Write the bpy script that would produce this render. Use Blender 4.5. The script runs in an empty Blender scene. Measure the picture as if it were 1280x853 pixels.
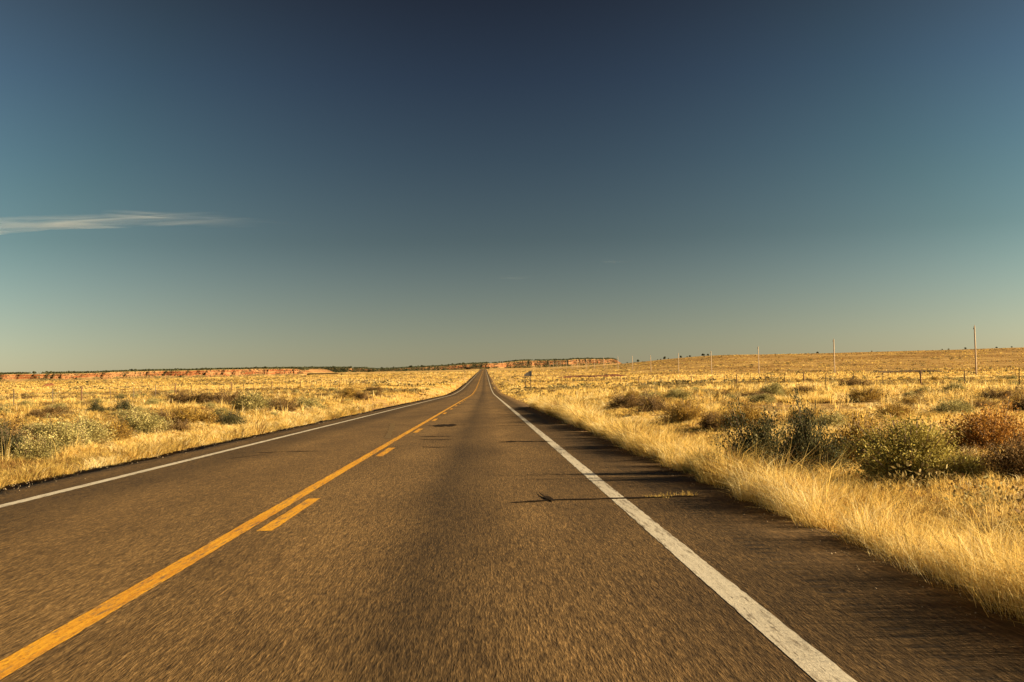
import bpy, math, random
import numpy as np
from mathutils import Matrix, Vector

random.seed(7)
RNG = np.random.default_rng(11)
SC = bpy.context.scene
COL = SC.collection
R = math.radians

# ------------------------------------------------------------------ camera
FPX = 1590.0                      # focal length in pixels of the 1280 px wide photograph
EYE = 1.27                        # dashboard height
roll, yaw, pitch = R(1.2), R(1.25), R(1.36)
f0 = Vector((math.sin(yaw) * math.cos(pitch), math.cos(yaw) * math.cos(pitch), math.sin(pitch)))
r0 = Vector((math.cos(yaw), -math.sin(yaw), 0))
u0 = r0.cross(f0)
ru = math.cos(roll) * u0 + math.sin(roll) * r0
rr = math.cos(roll) * r0 - math.sin(roll) * u0
cam_d = bpy.data.cameras.new('camera')
cam_d.sensor_width = 36
cam_d.lens = 36 * FPX / 1280
cam_d.clip_start = 0.05
cam_d.clip_end = 60000
cam = bpy.data.objects.new('camera', cam_d)
COL.objects.link(cam)
M3 = Matrix((rr, ru, -f0)).transposed()
cam.matrix_world = Matrix.Translation((0, 0, EYE)) @ M3.to_4x4()
SC.camera = cam

# ------------------------------------------------------------------ light
SUN_EL, SUN_AZ = R(17), R(96)    # azimuth clockwise from +Y, the way the road runs
wd = bpy.data.worlds.new('World')
SC.world = wd
wd.use_nodes = True
nt = wd.node_tree
nt.nodes.clear()
wo = nt.nodes.new('ShaderNodeOutputWorld')
bg = nt.nodes.new('ShaderNodeBackground')
bg.inputs['Strength'].default_value = 0.05
sky = nt.nodes.new('ShaderNodeTexSky')
sky.sky_type = 'NISHITA'
sky.sun_disc = False
sky.sun_elevation = SUN_EL
sky.sun_rotation = SUN_AZ
sky.altitude = 1700
sky.air_density = 1.0
sky.dust_density = 1.2
sky.ozone_density = 1.0
tc = nt.nodes.new('ShaderNodeTexCoord')
sep = nt.nodes.new('ShaderNodeSeparateXYZ')
nt.links.new(tc.outputs['Generated'], sep.inputs[0])
rmp = nt.nodes.new('ShaderNodeValToRGB')          # polarised desert sky: deep aloft, dusty low down
cr = rmp.color_ramp
STOPS = [(0.0, (.375, .362, .335)), (.04, (.290, .284, .264)), (.103, (.170, .181, .172)), (.165, (.125, .139, .144)), (.224, (.095, .101, .115)), (.30, (.070, .060, .064))]
while len(cr.elements) < len(STOPS):
    cr.elements.new(0.5)
for el, (p_, c_) in zip(cr.elements, STOPS):
    el.position = p_
    el.color = (*c_, 1)
nt.links.new(sep.outputs['Z'], rmp.inputs[0])
mul = nt.nodes.new('ShaderNodeMix')
mul.data_type = 'RGBA'
mul.blend_type = 'MULTIPLY'
mul.inputs[0].default_value = 1.0
nt.links.new(sky.outputs[0], mul.inputs[6])
nt.links.new(rmp.outputs[0], mul.inputs[7])
# polarised light: darkest along the arc at right angles to the sun, brighter towards and away from it
def wmath(op, a, b):
    x = nt.nodes.new('ShaderNodeMath')
    x.operation = op
    for sock, v in zip(x.inputs, (a, b)):
        if isinstance(v, (int, float)):
            sock.default_value = v
        else:
            nt.links.new(v, sock)
    return x.outputs[0]
amt = wmath('MINIMUM', wmath('ADD', wmath('MULTIPLY', wmath('MAXIMUM', sep.outputs['Z'], 0.0), 46.0), 3.2), 16.0)
pol = wmath('MINIMUM', wmath('ADD', wmath('MULTIPLY', wmath('POWER', wmath('ADD', sep.outputs['X'], -0.015), 2.0), amt), 1.0), 4.5)
vec = nt.nodes.new('ShaderNodeVectorMath')
vec.operation = 'SCALE'
tnt = nt.nodes.new('ShaderNodeMix')
tnt.data_type = 'RGBA'
tnt.blend_type = 'MULTIPLY'
nt.links.new(wmath('MULTIPLY', wmath('MINIMUM', wmath('MULTIPLY', wmath('ADD', pol, -1.0), 1.1), 1.0), wmath('MINIMUM', wmath('MULTIPLY', wmath('MAXIMUM', sep.outputs['Z'], 0.0), 7.0), 1.0)), tnt.inputs[0])
nt.links.new(mul.outputs[2], tnt.inputs[6])
tnt.inputs[7].default_value = (.87, .985, .875, 1)
nt.links.new(tnt.outputs[2], vec.inputs[0])
nt.links.new(pol, vec.inputs['Scale'])
nt.links.new(vec.outputs[0], bg.inputs['Color'])
nt.links.new(bg.outputs[0], wo.inputs[0])

sd = bpy.data.lights.new('sun', 'SUN')
sd.energy = 5.0
sd.angle = R(0.5)
sd.color = (1.0, 0.80, 0.50)
sun = bpy.data.objects.new('sun', sd)
COL.objects.link(sun)
sdir = Vector((math.sin(SUN_AZ) * math.cos(SUN_EL), math.cos(SUN_AZ) * math.cos(SUN_EL), math.sin(SUN_EL)))
sun.rotation_euler = sdir.to_track_quat('Z', 'Y').to_euler()
sun.location = (40, -10, 30)

SC.render.engine = 'CYCLES'
SC.view_settings.view_transform = 'Standard'
SC.view_settings.look = 'None'
SC.view_settings.gamma = 1.0
SC.view_settings.exposure = 1.78
SC.view_settings.use_curve_mapping = False
SC.cycles.max_bounces = 5
SC.cycles.diffuse_bounces = 3
SC.cycles.transmission_bounces = 3
SC.cycles.transparent_max_bounces = 8
SC.cycles.volume_bounces = 0

# ------------------------------------------------------------------ materials
class NT:
    """small helper around a material node tree"""
    def __init__(self, name):
        self.m = bpy.data.materials.new(name)
        self.m.use_nodes = True
        self.t = self.m.node_tree
        self.b = self.t.nodes['Principled BSDF']
        self.out = self.t.nodes['Material Output']
        self.tc = self.n('ShaderNodeTexCoord')
    def n(self, typ, **kw):
        x = self.t.nodes.new(typ)
        for k, v in kw.items():
            setattr(x, k, v)
        return x
    def l(self, a, b):
        self.t.links.new(a, b)
    def mapped(self, scale):
        mp = self.n('ShaderNodeMapping')
        mp.inputs['Scale'].default_value = scale
        self.l(self.tc.outputs['Object'], mp.inputs[0])
        return mp.outputs[0]
    def noise(self, scale, detail=4, rough=0.55, stretch=(1, 1, 1), dist=0.0):
        x = self.n('ShaderNodeTexNoise')
        x.inputs['Scale'].default_value = scale
        x.inputs['Detail'].default_value = detail
        x.inputs['Roughness'].default_value = rough
        x.inputs['Distortion'].default_value = dist
        self.l(self.mapped(stretch), x.inputs['Vector'])
        return x.outputs['Fac']
    def ramp(self, src, stops, interp='LINEAR'):
        x = self.n('ShaderNodeValToRGB')
        c = x.color_ramp
        c.interpolation = interp
        while len(c.elements) < len(stops):
            c.elements.new(0.5)
        for el, (p, col) in zip(c.elements, stops):
            el.position = p
            el.color = (*col, 1) if len(col) == 3 else col
        self.l(src, x.inputs[0])
        return x.outputs[0]
    def val(self, src, a, b, lo=0.0, hi=1.0):
        x = self.n('ShaderNodeMapRange')
        for i, v in enumerate((a, b, lo, hi)):
            x.inputs[1 + i].default_value = v
        self.l(src, x.inputs[0])
        return x.outputs[0]
    def mix(self, fac, a, b, mode='MIX'):
        x = self.n('ShaderNodeMix', data_type='RGBA', blend_type=mode)
        for sock, v in ((x.inputs[0], fac), (x.inputs[6], a), (x.inputs[7], b)):
            if isinstance(v, (int, float)):
                sock.default_value = v
            elif isinstance(v, tuple):
                sock.default_value = (*v, 1)
            else:
                self.l(v, sock)
        return x.outputs[2]
    def math(self, op, a, b=0.0):
        x = self.n('ShaderNodeMath', operation=op)
        for sock, v in ((x.inputs[0], a), (x.inputs[1], b)):
            if isinstance(v, (int, float)):
                sock.default_value = v
            else:
                self.l(v, sock)
        return x.outputs[0]
    def attr(self, name):
        return self.n('ShaderNodeAttribute', attribute_name=name).outputs['Fac']
    def base(self, c):
        if isinstance(c, tuple):
            self.b.inputs['Base Color'].default_value = (*c, 1)
        else:
            self.l(c, self.b.inputs['Base Color'])
    def rough(self, v, spec=0.2):
        self.b.inputs['Roughness'].default_value = v
        self.b.inputs['Specular IOR Level'].default_value = spec
    def bump(self, h, strength, dist):
        x = self.n('ShaderNodeBump')
        x.inputs['Strength'].default_value = strength
        x.inputs['Distance'].default_value = dist
        self.l(h, x.inputs['Height'])
        self.l(x.outputs[0], self.b.inputs['Normal'])
    def translucent(self, col, fac):
        tr = self.n('ShaderNodeBsdfTranslucent')
        self.l(col, tr.inputs['Color'])
        mx = self.n('ShaderNodeMixShader')
        mx.inputs[0].default_value = fac
        self.l(self.b.outputs[0], mx.inputs[1])
        self.l(tr.outputs[0], mx.inputs[2])
        self.l(mx.outputs[0], self.out.inputs[0])

def mat_asphalt():
    k = NT('asphalt')
    grain = k.noise(85, 3, 0.7, (1, 0.10, 1))
    grain2 = k.noise(30, 3, 0.65, (1, 0.10, 1))
    blot = k.noise(0.9, 5, 0.6, (1, 0.25, 1))
    big = k.noise(0.16, 3, 0.5, (1.5, 0.15, 1))
    sx = k.n('ShaderNodeSeparateXYZ')
    k.l(k.tc.outputs['Object'], sx.inputs[0])
    # worn wheel paths and oil bands along the lanes; shoulders darker towards the paved edge
    wob = k.noise(0.05, 2, 0.5, (0, 1, 0))
    xx = k.math('ADD', sx.outputs['X'], k.val(wob, 0, 1, -0.25, 0.25))
    lane = k.ramp(k.val(xx, -7.0, 3.0), [
        (0.00, (.66,) * 3), (0.10, (.74,) * 3), (0.13, (.60,) * 3), (0.22, (.56,) * 3), (0.29, (1.0,) * 3), (0.36, (.92,) * 3), (0.44, (1.05,) * 3), (0.49, (.95,) * 3),
        (0.56, (1.16,) * 3), (0.61, (1.02,) * 3), (0.65, (.56,) * 3), (0.69, (.78,) * 3), (0.74, (1.10,) * 3), (0.79, (.92,) * 3), (0.83, (.80,) * 3),
        (0.86, (.70,) * 3), (0.90, (.64,) * 3), (1.0, (.56,) * 3)])
    c = k.ramp(grain, [(0.27, (.036, .0215, .0090)), (0.44, (.095, .0555, .0205)), (0.56, (.143, .0845, .031)), (0.74, (.27, .165, .066))])
    c2 = k.ramp(grain2, [(0.32, (.62, .60, .58)), (0.5, (1.0, 1.0, 1.0)), (0.68, (1.35, 1.32, 1.28))])
    c = k.mix(1.0, c, c2, 'MULTIPLY')
    c = k.mix(1.0, c, lane, 'MULTIPLY')
    c = k.mix(1.0, c, k.ramp(blot, [(0.3, (.74, .73, .72)), (0.7, (1.22, 1.22, 1.2))]), 'MULTIPLY')
    c = k.mix(1.0, c, k.ramp(big, [(0.35, (.84, .84, .86)), (0.65, (1.14, 1.13, 1.1))]), 'MULTIPLY')
    # sand and fines washed in from the verges
    er = k.math('MAXIMUM', k.val(sx.outputs['X'], 1.9, 2.9), k.val(sx.outputs['X'], -6.0, -6.8))
    sand = k.math('MULTIPLY', er, k.val(k.noise(2.2, 5, .7, (1.4, .5, 1)), .46, .60))
    c = k.mix(k.math('MULTIPLY', sand, .55), c, k.mix(1.0, c2, (.15, .088, .036), 'MULTIPLY'))
    # fine hairline cracking
    vor = k.n('ShaderNodeTexVoronoi', feature='DISTANCE_TO_EDGE')
    vor.inputs['Scale'].default_value = 0.55
    k.l(k.mapped((1, 0.5, 1)), vor.inputs['Vector'])
    crk = k.ramp(vor.outputs['Distance'], [(0.0, (1,) * 3), (0.006, (0,) * 3)])
    gate = k.val(k.noise(0.11, 2), 0.58, 0.66)
    c = k.mix(k.math('MULTIPLY', k.math('MULTIPLY', crk, gate), 0.6), c, (.03, .024, .018))
    # milled rumble strip just outside the right edge line: bump grooves across the shoulder, a dark tone added in their colour
    band = k.math('MULTIPLY', k.math('GREATER_THAN', sx.outputs['X'], 1.93), k.math('LESS_THAN', sx.outputs['X'], 2.09))
    wv = k.math('SINE', k.math('MULTIPLY', sx.outputs['Y'], 2 * math.pi / 0.22))
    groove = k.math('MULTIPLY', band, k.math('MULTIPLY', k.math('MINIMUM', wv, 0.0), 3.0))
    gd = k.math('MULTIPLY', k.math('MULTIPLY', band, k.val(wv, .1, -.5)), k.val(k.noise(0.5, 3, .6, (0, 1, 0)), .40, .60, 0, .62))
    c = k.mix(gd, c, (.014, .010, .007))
    k.base(c)
    k.rough(0.9, 0.12)
    h = k.math('ADD', k.math('ADD', grain, k.math('MULTIPLY', grain2, 0.8)), k.math('MULTIPLY', groove, 0.55))
    k.bump(h, 0.8, 0.008)
    return k.m

def mat_paint(name, c1, c2, worn=0.5):
    k = NT(name)
    n1 = k.noise(60, 4, 0.7, (1, 0.25, 1))
    n2 = k.noise(3.0, 4, 0.6, (2, 0.3, 1))
    n4 = k.noise(26, 3, 0.6, (1, 0.012, 1))
    c = k.mix(k.math('MULTIPLY', k.math('ADD', k.val(n2, 0.3, 0.7), k.val(n4, .38, .62)), .5), c1, c2)
    c = k.mix(k.val(n1, worn, worn + 0.16), c, tuple(x * 0.62 for x in c2))
    n3 = k.math('ADD', k.noise(30, 5, 0.75, (1, 0.07, 1)), k.val(k.noise(1.1, 4, .6, (1.5, .4, 1)), .3, .75, -.05, .09))
    c = k.mix(k.val(n3, 0.53, 0.64, 0, 0.85), c, (.12, .085, .05))
    k.base(c)
    k.rough(0.6, 0.3)
    k.bump(n1, 0.5, 0.006)
    return k.m

def mat_simple(name, c1, c2, scale=8, rough=0.85, stretch=(1, 1, 1), spec=0.2, metal=0.0):
    k = NT(name)
    n1 = k.noise(scale, 4, 0.6, stretch)
    k.base(k.mix(k.val(n1, 0.3, 0.7), c1, c2))
    k.rough(rough, spec)
    k.b.inputs['Metallic'].default_value = metal
    k.bump(n1, 0.3, 0.01)
    return k.m

def mat_ground():
    k = NT('prairie_soil')
    fine = k.noise(9, 5, 0.7)
    mid = k.noise(0.5, 5, 0.6)
    wide = k.noise(0.035, 5, 0.6, (1, 0.6, 1))
    vast = k.noise(0.006, 4, 0.55, (0.6, 1, 1))
    soil = k.ramp(fine, [(0.3, (.20, .105, .045)), (0.5, (.33, .19, .08)), (0.7, (.46, .29, .125))])
    straw = k.ramp(fine, [(0.28, (.28, .18, .060)), (0.5, (.50, .335, .115)), (0.7, (.64, .45, .18))])
    c = k.mix(k.val(mid, 0.40, 0.58), soil, straw)
    # far off the sward closes up: large patches of darker scrub and bright grass
    sx = k.n('ShaderNodeSeparateXYZ')
    k.l(k.tc.outputs['Object'], sx.inputs[0])
    far = k.val(sx.outputs['Y'], 120, 420)
    fcol = k.ramp(wide, [(0.30, (.29, .185, .065)), (0.46, (.43, .275, .095)), (0.60, (.56, .375, .14)), (0.75, (.64, .45, .18))])
    c = k.mix(far, c, fcol)
    rise = k.math('MULTIPLY', k.val(sx.outputs['Y'], 260, 700), k.val(sx.outputs['X'], 20, 160))
    c = k.mix(k.math('MULTIPLY', rise, .75), c, k.mix(1.0, c, (.66, .60, .50), 'MULTIPLY'))
    c = k.mix(1.0, c, k.ramp(vast, [(0.35, (.80, .74, .66)), (0.65, (1.12, 1.10, 1.05))]), 'MULTIPLY')
    k.base(c)
    k.rough(0.95, 0.05)
    k.bump(k.math('ADD', mid, fine), 0.6, 0.08)
    return k.m

def mat_grass(name, stops, trans=0.35):
    k = NT(name)
    c = k.ramp(k.attr('tint'), stops)
    c = k.mix(k.attr('tip'), k.mix(1.0, c, (.80, .73, .60), 'MULTIPLY'), c)  # shade for depth put into the colour at the blade foot
    k.base(c)
    k.rough(0.7, 0.15)
    k.translucent(c, trans)
    return k.m

def mat_leaf(name, dark, mid, light, trans=0.25):
    k = NT(name)
    c = k.ramp(k.attr('tint'), [(0.0, dark), (0.5, mid), (1.0, light)])
    k.base(c)
    k.rough(0.75, 0.15)
    k.translucent(c, trans)
    return k.m

def mat_cliff():
    k = NT('sandstone')
    sx = k.n('ShaderNodeSeparateXYZ')
    k.l(k.tc.outputs['Object'], sx.inputs[0])
    band = k.noise(0.25, 4, 0.6, (0.05, 0.05, 1.0))
    patch = k.noise(0.035, 5, 0.65)
    c = k.ramp(band, [(0.30, (.150, .044, .016)), (0.45, (.22, .074, .027)), (0.55, (.30, .145, .062)), (0.62, (.17, .052, .019)), (0.75, (.25, .095, .036))])
    c = k.mix(k.val(patch, 0.50, 0.68, 0, 0.7), c, (.33, .17, .075))
    # talus and flats carry dry grass, darker scrub grows on the level top
    g = k.n('ShaderNodeNewGeometry')
    sz = k.n('ShaderNodeSeparateXYZ')
    k.l(g.outputs['True Normal'], sz.inputs[0])
    flat = k.val(sz.outputs['Z'], 0.86, 0.97)
    c = k.mix(flat, c, k.ramp(patch, [(0.4, (.22, .16, .06)), (0.6, (.36, .23, .085))]))
    k.base(c)
    k.rough(0.95, 0.05)
    k.bump(k.noise(0.3, 5, 0.7), 0.8, 1.5)
    return k.m

M = {
    'asphalt': mat_asphalt(),
    'white': mat_paint('white_road_paint', (.56, .49, .37), (.46, .395, .29), 0.55),
    'yellow': mat_paint('yellow_road_paint', (.74, .37, .014), (.47, .185, .006), 0.52),
    'ghost': mat_paint('faded_yellow_paint', (.24, .135, .026), (.15, .088, .022), 0.40),
    'tar': mat_simple('crack_tar', (.014, .009, .005), (.026, .016, .009), 20, 0.95, (1, 1, 1), .03),
    'ground': mat_ground(),
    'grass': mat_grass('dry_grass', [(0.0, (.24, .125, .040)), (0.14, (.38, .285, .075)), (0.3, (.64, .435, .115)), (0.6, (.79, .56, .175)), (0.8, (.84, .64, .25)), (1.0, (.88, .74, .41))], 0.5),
    'cliff': mat_cliff(),
    'sage': mat_leaf('sage_leaf', (.12, .105, .038), (.33, .28, .10), (.58, .48, .19)),
    'green': mat_leaf('dark_green_leaf', (.030, .032, .014), (.070, .068, .028), (.16, .14, .052)),
    'rabbit': mat_leaf('rabbitbrush_leaf', (.12, .070, .018), (.32, .20, .042), (.58, .37, .075)),
    'lime': mat_leaf('yellow_green_leaf', (.12, .092, .022), (.35, .28, .064), (.60, .49, .13)),
    'rust': mat_leaf('rust_leaf', (.10, .045, .010), (.29, .135, .026), (.60, .33, .070)),
    'umber': mat_leaf('umber_leaf', (.060, .034, .014), (.15, .088, .030), (.32, .20, .07)),
    'pale': mat_leaf('bleached_twig', (.30, .24, .15), (.44, .36, .24), (.58, .50, .36)),
    'juniper': mat_leaf('juniper_leaf', (.028, .034, .016), (.050, .055, .024), (.085, .085, .036), 0.1),
    'bark': mat_simple('bark', (.16, .105, .06), (.26, .18, .11), 12),
    'polewood': mat_simple('pole_wood', (.34, .24, .15), (.48, .36, .24), 5, 0.85, (3, 3, .3)),
    'postwood': mat_simple('weathered_post', (.11, .06, .03), (.20, .11, .055), 9),
    'steelpost': mat_simple('dull_steel_post', (.10, .075, .05), (.19, .14, .09), 14, 0.7),
    'wire': mat_simple('rusty_wire', (.15, .09, .05), (.22, .15, .09), 30, 0.6),
    'signgrey': mat_simple('sign_back', (.46, .46, .43), (.54, .54, .50), 4, 0.55),
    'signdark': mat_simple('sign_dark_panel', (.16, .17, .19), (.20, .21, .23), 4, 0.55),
    'stone': mat_simple('pale_stone', (.34, .24, .14), (.52, .40, .25), 25),
    'redsoil': mat_simple('red_soil', (.09, .028, .010), (.17, .060, .022), 0.6),
    'darksoil': mat_simple('dark_soil', (.11, .065, .028), (.19, .115, .05), 0.6),
    'ceramic': mat_simple('insulator', (.24, .16, .11), (.30, .2, .14), 10, 0.3),
}

# ------------------------------------------------------------------ mesh helpers
def np_mesh(name, V, sizes, loops, mat, attrs=None, smooth=False):
    me = bpy.data.meshes.new(name)
    V = np.ascontiguousarray(V, dtype=np.float32)
    sizes = np.asarray(sizes, dtype=np.int32)
    loops = np.ascontiguousarray(loops, dtype=np.int32).ravel()
    me.vertices.add(len(V))
    me.vertices.foreach_set('co', V.ravel())
    me.loops.add(len(loops))
    me.loops.foreach_set('vertex_index', loops)
    me.polygons.add(len(sizes))
    st = np.zeros(len(sizes), dtype=np.int32)
    st[1:] = np.cumsum(sizes)[:-1]
    me.polygons.foreach_set('loop_start', st)
    me.polygons.foreach_set('loop_total', sizes)
    if smooth:
        me.polygons.foreach_set('use_smooth', np.ones(len(sizes), dtype=bool))
    me.update(calc_edges=True)
    for k, v in (attrs or {}).items():
        a = me.attributes.new(k, 'FLOAT', 'POINT')
        a.data.foreach_set('value', np.ascontiguousarray(v, dtype=np.float32))
    me.materials.append(mat)
    return me

def link(name, me, parent=None, loc=None):
    o = bpy.data.objects.new(name, me)
    COL.objects.link(o)
    if parent:
        o.parent = parent
    if loc is not None:
        o.location = loc
    return o

def empty(name, loc, rz=0.0):
    o = link(name, None, None, loc)
    o.empty_display_size = 0.3
    o.rotation_euler.z = rz
    return o

def tag(o, label=None, cat=None, group=None, kind=None):
    for k, v in (('label', label), ('category', cat), ('group', group), ('kind', kind)):
        if v:
            o[k] = v
    return o

def grid_mesh(name, P, mat, smooth=True, attrs=None):
    """P: (rows, cols, 3)"""
    r, c = P.shape[:2]
    i = np.arange(r * c).reshape(r, c)
    q = np.stack([i[:-1, :-1], i[:-1, 1:], i[1:, 1:], i[1:, :-1]], -1).reshape(-1, 4)
    return np_mesh(name, P.reshape(-1, 3), np.full(len(q), 4), q, mat, attrs, smooth)

def tube(path, rad, n=8, cap=True):
    """verts, faces of a tapered tube along a list of points"""
    path = [Vector(p) for p in path]
    V, F = [], []
    for i, p in enumerate(path):
        d = (path[min(i + 1, len(path) - 1)] - path[max(i - 1, 0)]).normalized()
        a = d.orthogonal().normalized()
        b = d.cross(a)
        r = rad[i] if hasattr(rad, '__len__') else rad
        for k in range(n):
            t = 2 * math.pi * k / n
            V.append(p + r * (math.cos(t) * a + math.sin(t) * b))
    for i in range(len(path) - 1):
        for k in range(n):
            F.append((i * n + k, i * n + (k + 1) % n, (i + 1) * n + (k + 1) % n, (i + 1) * n + k))
    if cap:
        F.append(tuple(range(n - 1, -1, -1)))
        F.append(tuple((len(path) - 1) * n + k for k in range(n)))
    return V, F

def box(c, s):
    x, y, z = c
    a, b, d = s[0] / 2, s[1] / 2, s[2] / 2
    V = [(x + i * a, y + j * b, z + k * d) for k in (-1, 1) for j in (-1, 1) for i in (-1, 1)]
    F = [(0, 2, 3, 1), (4, 5, 7, 6), (0, 1, 5, 4), (2, 6, 7, 3), (0, 4, 6, 2), (1, 3, 7, 5)]
    return V, F

def solid(name, pieces, mat, parent=None, smooth=False):
    V, F = [], []
    for v, f in pieces:
        k = len(V)
        V += [tuple(p) for p in v]
        F += [tuple(i + k for i in q) for q in f]
    me = bpy.data.meshes.new(name)
    me.from_pydata(V, [], F)
    me.update()
    if smooth:
        for p in me.polygons:
            p.use_smooth = True
    me.materials.append(mat)
    return link(name, me, parent)

# ------------------------------------------------------------------ terrain height
def hash2(ix, iy, seed):
    h = (ix.astype(np.int64) * 374761393 + iy.astype(np.int64) * 668265263 + seed * 974634777) & 0xFFFFFFFF
    h = ((h ^ (h >> 13)) * 1274126177) & 0xFFFFFFFF
    h = h ^ (h >> 16)
    return (h & 0xFFFFFF) / float(0xFFFFFF)

def vnoise(x, y, seed=0):
    ix, iy = np.floor(x), np.floor(y)
    fx, fy = x - ix, y - iy
    fx, fy = fx * fx * (3 - 2 * fx), fy * fy * (3 - 2 * fy)
    a, b = hash2(ix, iy, seed), hash2(ix + 1, iy, seed)
    c, d = hash2(ix, iy + 1, seed), hash2(ix + 1, iy + 1, seed)
    return (a * (1 - fx) + b * fx) * (1 - fy) + (c * (1 - fx) + d * fx) * fy

def fbm(x, y, seed=0, o=3):
    s, a, t = 0, 1.0, 0
    for k in range(o):
        s = s + a * vnoise(x * 2 ** k, y * 2 ** k, seed + k * 17)
        t += a
        a *= 0.5
    return s / t

def smooth(a, b, x):
    t = np.clip((x - a) / (b - a), 0, 1)
    return t * t * (3 - 2 * t)

GY = np.arange(-400, 12000, 5.0)
def profile(ds, zs, win=60):
    v = np.interp(GY, ds, zs)
    n = int(win / 5)
    k = np.hanning(n + 2)[1:-1]
    k /= k.sum()
    p = np.pad(v, n, mode='edge')
    return np.convolve(p, k, 'same')[n:-n]

# heights relative to the eye; the road falls to a hollow, then climbs to a far crest
Pr = profile([-400, 0, 215, 300, 470, 950, 2150, 2400, 3000, 12000], [3.6, -1.27, -3.82, -4.1, -3.5, -1.25, 4.6, 4.8, 3.0, 3.0], 80)
Pl30 = profile([-400, 0, 100, 200, 320, 500, 800, 1200, 1800, 2500, 4000, 12000], [2.5, -1.4, -1.72, -1.95, -2.45, -2.6, -1.6, -.2, 2.2, 4.2, 4, 4])
Pl200 = profile([-400, 0, 100, 200, 300, 500, 800, 1200, 1800, 2500, 4000, 12000], [1.5, -1.5, -1.75, -1.9, -2.1, -2.2, -1.6, -.5, 1.2, 3, 3, 3])
Pl700 = profile([-400, 0, 300, 800, 1300, 1800, 2500, 4000, 12000], [0, -1, -1.6, -1.2, -.3, 1, 3, 3, 3])
Pr32 = profile([-400, 0, 50, 100, 200, 300, 500, 800, 1200, 1800, 2500, 4000, 12000], [3, -1.3, -1.5, -1.85, -2.7, -3.1, -3.2, -1.9, 0, 2.8, 5, 4, 4])
Pr102 = profile([-400, 0, 100, 200, 300, 500, 800, 1200, 1800, 2500, 4000, 12000], [2, -1.4, -2.1, -2.6, -2.8, -3.1, -2.9, -.8, 2.6, 5, 4, 4])
Pr400 = profile([-400, 0, 200, 500, 800, 1200, 4000, 12000], [0, -1.2, -2.4, -3, -2.6, -1.0, 3, 3])
XS = np.array([-700., -200., -30., -11., 7., 32., 102., 400.])
RL, RRT = -6.72, 2.82            # paved edges

def road_z(y):
    return np.interp(y, GY, Pr) + EYE

def ground_z(x, y):
    x, y = np.asarray(x, float), np.asarray(y, float)
    tab = [Pl700, Pl200, Pl30, None, None, Pr32, Pr102, Pr400]
    rz = np.interp(y, GY, Pr)
    vals = []
    for t in tab:
        vals.append(None if t is None else np.interp(y, GY, t))
    vals[3] = 0.55 * vals[2] + 0.45 * rz
    vals[4] = 0.60 * vals[5] + 0.40 * rz + 0.10
    z = np.where(x < XS[0], vals[0], 0.0)
    for i in range(len(XS) - 1):
        t = np.clip((x - XS[i]) / (XS[i + 1] - XS[i]), 0, 1)
        t = t * t * (3 - 2 * t) * 0.5 + t * 0.5
        z = np.where((x >= XS[i]) & (x < XS[i + 1]), vals[i] * (1 - t) + vals[i + 1] * t, z)
    z = np.where(x >= XS[-1], vals[-1], z)
    # the long grassy rise on the right
    yy = np.maximum(y, 1)
    z = z + 15.2 * smooth(0.05, 0.20, x / yy) * smooth(520, 1750, y) * (1 - 0.6 * smooth(2000, 3200, y)) + 2.5 * smooth(0.15, .5, x / yy) * smooth(500, 1500, y)
    # small unevenness
    d = np.maximum(np.maximum(RL - x, x - RRT), 0)
    amp = smooth(0.2, 6, d)
    z = z + amp * (0.22 * (fbm(x / 7, y / 7, 3) - .5) + 0.5 * (fbm(x / 45, y / 45, 9) - .5) * smooth(0, 60, d))
    z = z + amp * smooth(300, 1500, y) * 3.0 * (fbm(x / 260, y / 260, 21) - .5)
    # blend down to the pavement
    t = smooth(0.0, 4.0, d)
    ze = rz - 0.035
    z = ze * (1 - t) + z * t
    z = np.where(d <= 0, rz - 0.07, z)
    return z + EYE

def ray(px, py):
    return (rr * (px - 640) + ru * (426.5 - py) + f0 * FPX).normalized()

def hit(px, py):
    """ground point seen at a pixel"""
    d = ray(px, py)
    t = 3.0 * 1.008 ** np.arange(860)
    P = np.array([0, 0, EYE]) + t[:, None] * np.array(d)
    g = ground_z(P[:, 0], P[:, 1])
    k = np.argmax(P[:, 2] < g)
    if k == 0:
        return None
    return P[k]

def mpp(y):
    return y / FPX                # metres per photo pixel at distance y

# ------------------------------------------------------------------ ground, road, markings
def log_axis(lo, hi, s0, grow):
    v, x = [lo], lo
    s = s0
    while x < hi:
        x += s
        s *= grow
        v.append(x)
    return v

xr = log_axis(RRT, 9000, 0.16, 1.055)
xl = [-(a) for a in log_axis(-RL, 9000, 0.16, 1.055)][::-1]
gx = np.array(xl + list(np.linspace(RL, RRT, 6)[1:-1]) + xr)
gy = np.concatenate([np.arange(-120, 0, 2.0), np.arange(0, 60, 0.7), np.array(log_axis(60, 11500, 0.7, 1.014))])
X, Y = np.meshgrid(gx, gy)
o = link('ground', grid_mesh('ground', np.stack([X, Y, ground_z(X, Y)], -1), M['ground']))
tag(o, kind='structure')

ry = np.concatenate([np.arange(-60, 60, 0.12), np.array(log_axis(60, 2900, 0.25, 1.012))])
rzv = road_z(ry)
def rag(y, s):
    return 0.17 * (fbm(y / 1.1, y * 0 + s, 5) - .5) * 2 + 0.17 * (fbm(y / .25, y * 0 + s, 6) - .5)
cols = np.linspace(0, 1, 15)
e0, e1 = RL - 0.02 + rag(ry, 1.5), RRT + 0.02 + rag(ry, 7.5)
rx = e0[:, None] * (1 - cols) + e1[:, None] * cols
rp = np.stack([rx, np.repeat(ry[:, None], 15, 1), np.repeat(rzv[:, None], 15, 1)], -1)
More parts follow.
